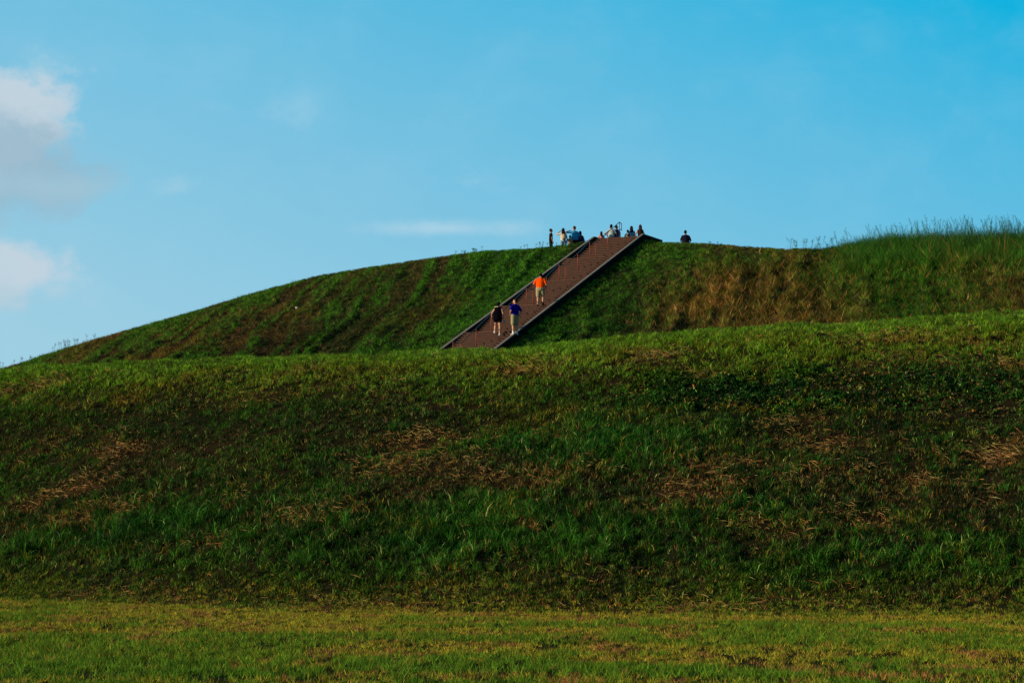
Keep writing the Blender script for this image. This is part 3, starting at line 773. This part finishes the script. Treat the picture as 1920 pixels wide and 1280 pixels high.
# woman in black on the stairs
def bag(root, k, sp, A, hp, K):
    bm = bmesh.new(); w_ = A['R'][1]
    cap(bm, K(w_+V3(.02, .03, -.09)), K(w_+V3(.02, .03, -.20)), .035*k, .04*k); fuse('bottle', bm, cloth('paleblue', (.12, .30, .50)), root, .012, 2)
    bm = bmesh.new(); cap(bm, K(sp(1.455)+V3(-.17, -.055, .02)), K(sp(1.47)+V3(.02, -.085, .02)), .022*k, .022*k); fuse('collar', bm, cloth('cream', (.6, .5, .42)), root, .012, 2)
stair_person = on_stair
UPZ = -TH
p = stair_person(933, 628)
person('woman in black sleeveless dress climbing the stairs with one hand on the rail', p, UPZ+.15, Hgt=1.68, fat=1.28, lean=.22, head_down=.25,
       arms={'L': ((-.31, .06, 1.14), (-.36, .22, .98)), 'R': ((.27, .03, 1.12), (.29, .10, .87))},
       legs={'L': ((-.13, .10, .56), (-.16, .03, .22)), 'R': ((.12, .0, .49), (.12, -.05, .09))},
       skin=MSKIN, top=cloth('black', (.003, .003, .007)), bottom=cloth('black_shorts', (.008, .007, .010)), bottom_kind='short_shorts', sleeve='none', dress=True,
       hair=HBLACK, hair_len=0, tie=True, shoes=cloth('white_shoe', (.7, .7, .72)), extra=bag, voxel=.013, fem=True)
p = stair_person(965.5, 628)
def belt(root, k, sp, A, hp, K):
    bm = bmesh.new(); cap(bm, K(sp(1.035)), K(sp(1.045)), .150*k*1.22, .150*k*1.22, 1.2, .92); bmesh.ops.bisect_plane(bm, geom=bm.verts[:]+bm.edges[:]+bm.faces[:], plane_co=(0, 0, 0), plane_no=(0, 0, 1)); bm.free()
person('man in royal blue polo shirt and khaki shorts standing on the stairs, looking left', p, UPZ+1.0, Hgt=1.77, fat=1.15, lean=-.03, head_yaw=.75,
       arms={'L': ((-.30, -.10, 1.14), (-.20, .12, 1.00)), 'R': ((.32, -.14, 1.11), (.18, -.06, .97))},
       skin=MSKIN, top=cloth('royal_blue', (.006, .006, .26)), bottom=cloth('khaki', (.30, .27, .16)), hair=HBROWN,
       shoes=cloth('grey_shoe', (.45, .45, .5)), socks=cloth('white_sock', (.8, .8, .85)), voxel=.013)
p = stair_person(1013, 575)
person('man in bright orange shirt and khaki shorts climbing the stairs, seen from behind', p, UPZ+.30, Hgt=1.74, fat=1.30, lean=.26, head_down=.40,
       arms={'L': ((-.34, .06, 1.16), (-.24, .30, 1.10)), 'R': ((.30, .02, 1.10), (.25, .20, .92))},
       legs={'L': ((-.115, .04, .50), (-.125, -.05, .09)), 'R': ((.125, .12, .58), (.13, .03, .22))},
       skin=MSKIN, top=cloth('orange', (.95, .085, .004)), bottom=cloth('khaki_tan', (.34, .29, .18)), hair=HBLACK, shoes=cloth('dark_shoe', (.02, .02, .02)), voxel=.013)

def behind(x, ytop, Hgt, head_dx=0):
    """stand a person on the plateau so that the head comes up at the height seen in the photo"""
    lo, hi = .6, 30.
    d = ray(x, ytop)
    def foot(t):
        kk = ((TOP[:2]@U2)+t)/(d[:2]@U2); P = EYE+kk*d; s, _ = st(P[0], P[1])
        g = float(H(np.array([P[0]]), np.array([P[1]]))[0])
        if abs(s) < 1.6 and t < 3.4: g = TOPZ
        return P, g
    for _ in range(40):
        mid = (lo+hi)/2; P, g = foot(mid)
        if g+Hgt*1.0 < P[2]: hi = mid
        else: lo = mid
    return (P[0], P[1], g)
TOPG = None
def bp(x, y, h, *a, **kw): return behind(x, y, h)
person('boy in black clothes standing at the mound top left of the others, facing right', behind(1033, 429, 1.60), -1.35, Hgt=1.60, fat=.95, head_yaw=-.1,
       skin=MSKIN2, top=cloth('black_tee', (.010, .008, .010)), bottom=cloth('black_trousers', (.008, .008, .010)), bottom_kind='trousers', hair=HBLACK, voxel=.018)
def backpack(color, w_=.15, h_=.2, z_=1.22, fat=1.0):
    def f(root, k, sp, A, hp, K):
        bm = bmesh.new(); c_ = sp(z_)+V3(0, -.20*fat, 0)
        blob(bm, K(c_), w_*k, .10*k, h_*k); blob(bm, K(c_+V3(0, -.06, -.06)), w_*.75*k, .07*k, h_*.5*k)
        o_ = fuse('backpack', bm, color, root, .018, 3)
        for g in (-1, 1):
            bm = bmesh.new(); cap(bm, K(sp(1.34)+V3(.11*g, -.15, 0)), K(sp(1.47)+V3(.12*g, -.02, .02)), .022*k, .022*k)
            fuse('strap', bm, color, o_, .014, 2)
    return f
person('woman with long dark hair and beige backpack shading her eyes at the mound top', behind(1056, 428, 1.66), .15, Hgt=1.66, fat=1.0, fem=True,
       arms={'L': ((-.42, .12, 1.36), (-.14, .20, 1.60)), 'R': ((.24, .0, 1.13), (.24, .05, .88))},
       top=cloth('white_top', (.55, .58, .6)), bottom=cloth('light_denim', (.16, .33, .5)), bottom_kind='trousers', hair=HBLACK, hair_len=.30,
       extra=backpack(cloth('beige', (.55, .40, .28)), .16, .20, 1.18), voxel=.018)
person('large man in light blue shirt with one arm raised to his face', behind(1077, 424, 1.80), .25, Hgt=1.80, fat=1.42, head_yaw=.6, lean=.06,
       arms={'L': ((-.50, .10, 1.40), (-.20, .26, 1.52)), 'R': ((.36, .02, 1.13), (.36, .10, .90))},
       skin=MSKIN2, top=cloth('sky_blue', (.05, .30, .62)), bottom=cloth('maroon_trousers', (.05, .015, .02)), bottom_kind='trousers', hair=HBROWN, voxel=.018)
person('small dark haired child half hidden left of the man in light blue', behind(1068.5, 441, 1.22), .4, Hgt=1.22, fat=.95, head_yaw=.8,
       arms={'L': ((-.28, .12, 1.20), (-.05, .24, 1.10)), 'R': ((.26, .0, 1.13), (.25, .05, .9))},
       skin=MSKIN, top=cloth('pink_tan', (.45, .22, .16)), bottom=cloth('navy_a', (.02, .02, .05)), hair=HBLACK, voxel=.018)
person('dark haired woman in navy top just right of the large man in blue', behind(1088, 433.5, 1.55), -.3, Hgt=1.55, fat=1.1, fem=True,
       skin=MSKIN2, top=cloth('navy_b', (.012, .02, .13)), bottom=cloth('navy_c', (.01, .01, .04)), bottom_kind='trousers', hair=HBLACK, hair_len=.12, sleeve='long', voxel=.018)
person('small child with round dark hair and pink top left of the handrail', behind(1127.5, 434, 1.25), .1, Hgt=1.25, fat=.95,
       skin=MSKIN, top=cloth('pink', (.55, .25, .28)), bottom=cloth('black_a', (.01, .01, .012)), hair=HBLACK, hair_len=.04, voxel=.018)
person('woman in pale grey shirt with dark ponytail and hand on hip behind the handrail', behind(1146.5, 421, 1.66), -.05, Hgt=1.66, fat=1.12, fem=True, head_yaw=-.5,
       arms={'L': ((-.42, -.06, 1.18), (-.22, .04, 1.02)), 'R': ((.30, .02, 1.15), (.30, .10, .92))},
       skin=MSKIN2, top=cloth('pale_grey', (.42, .48, .5)), bottom=cloth('black_b', (.01, .01, .015)), bottom_kind='trousers', hair=HBLACK, hair_len=.0, tie=True, voxel=.018)
person('boy in dark blue shirt beside the top end of the handrail, looking down', behind(1155.5, 422, 1.66), -.5, Hgt=1.66, fat=1.05, head_down=.3, head_yaw=-.6,
       skin=MSKIN2, top=cloth('dark_blue_print', (.03, .07, .24)), bottom=cloth('navy_d', (.01, .012, .05)), bottom_kind='trousers', hair=HBROWN,
       extra=backpack(cloth('navy_pack', (.012, .016, .06)), .13, .17, 1.22), voxel=.018)
person('child with black vest over white shirt left of the woman in light blue', behind(1177, 431, 1.36), .3, Hgt=1.36, fat=.95, head_yaw=-.3,
       skin=MSKIN2, top=cloth('white_shirt', (.6, .58, .56)), bottom=cloth('black_c', (.01, .01, .01)), bottom_kind='trousers', hair=HBLACK,
       extra=backpack(cloth('black_pack', (.01, .01, .01)), .12, .16, 1.26), voxel=.018)
person('woman in light blue shirt with shoulder length dark hair at the stair top', behind(1184, 424, 1.62), .05, Hgt=1.62, fat=1.08, fem=True,
       skin=MSKIN2, top=cloth('light_blue', (.10, .36, .68)), bottom=cloth('navy_e', (.02, .02, .06)), bottom_kind='trousers', hair=HBLACK, hair_len=.05, sleeve='long', voxel=.018)
person('woman with very long brown hair and pale blue shorts, rightmost at the stair top', behind(1200.5, 421.5, 1.66), .2, Hgt=1.66, fat=1.0, fem=True,
       arms={'L': ((-.28, .04, 1.18), (-.24, .16, .98))},
       skin=MSKIN, top=cloth('dark_plum', (.02, .012, .02)), bottom=cloth('pale_denim', (.22, .40, .55)), bottom_kind='shorts', hair=HBROWN, hair_len=.48, sleeve='none', voxel=.018)
person('broad man in black shirt alone on the skyline right of the stairs', behind(1285.5, 432, 1.74), -.1, Hgt=1.74, fat=1.32, head_yaw=-.5,
       arms={'L': ((-.31, .03, 1.12), (-.20, .22, 1.02)), 'R': ((.31, .03, 1.12), (.20, .22, 1.02))},
       skin=MSKIN2, top=cloth('black_navy', (.010, .010, .025)), bottom=cloth('black_d', (.01, .01, .012)), hair=HBLACK, voxel=.018)

# scrap of white litter on the left face of the mound
P = hit(556, 579); g = float(H(np.array([P[0]]), np.array([P[1]]))[0])
bm = bmesh.new(); bmesh.ops.create_icosphere(bm, subdivisions=2, radius=.08)
for v_ in bm.verts: v_.co *= random.uniform(.65, 1.25); v_.co.z *= .7
o = bm_obj('litter', bm, mat('white_paper', (.75, .75, .75), rough=.9)); o.location = (P[0], P[1], g+.17)
tag(o, 'small crumpled white litter on the left face of the mound', 'litter')
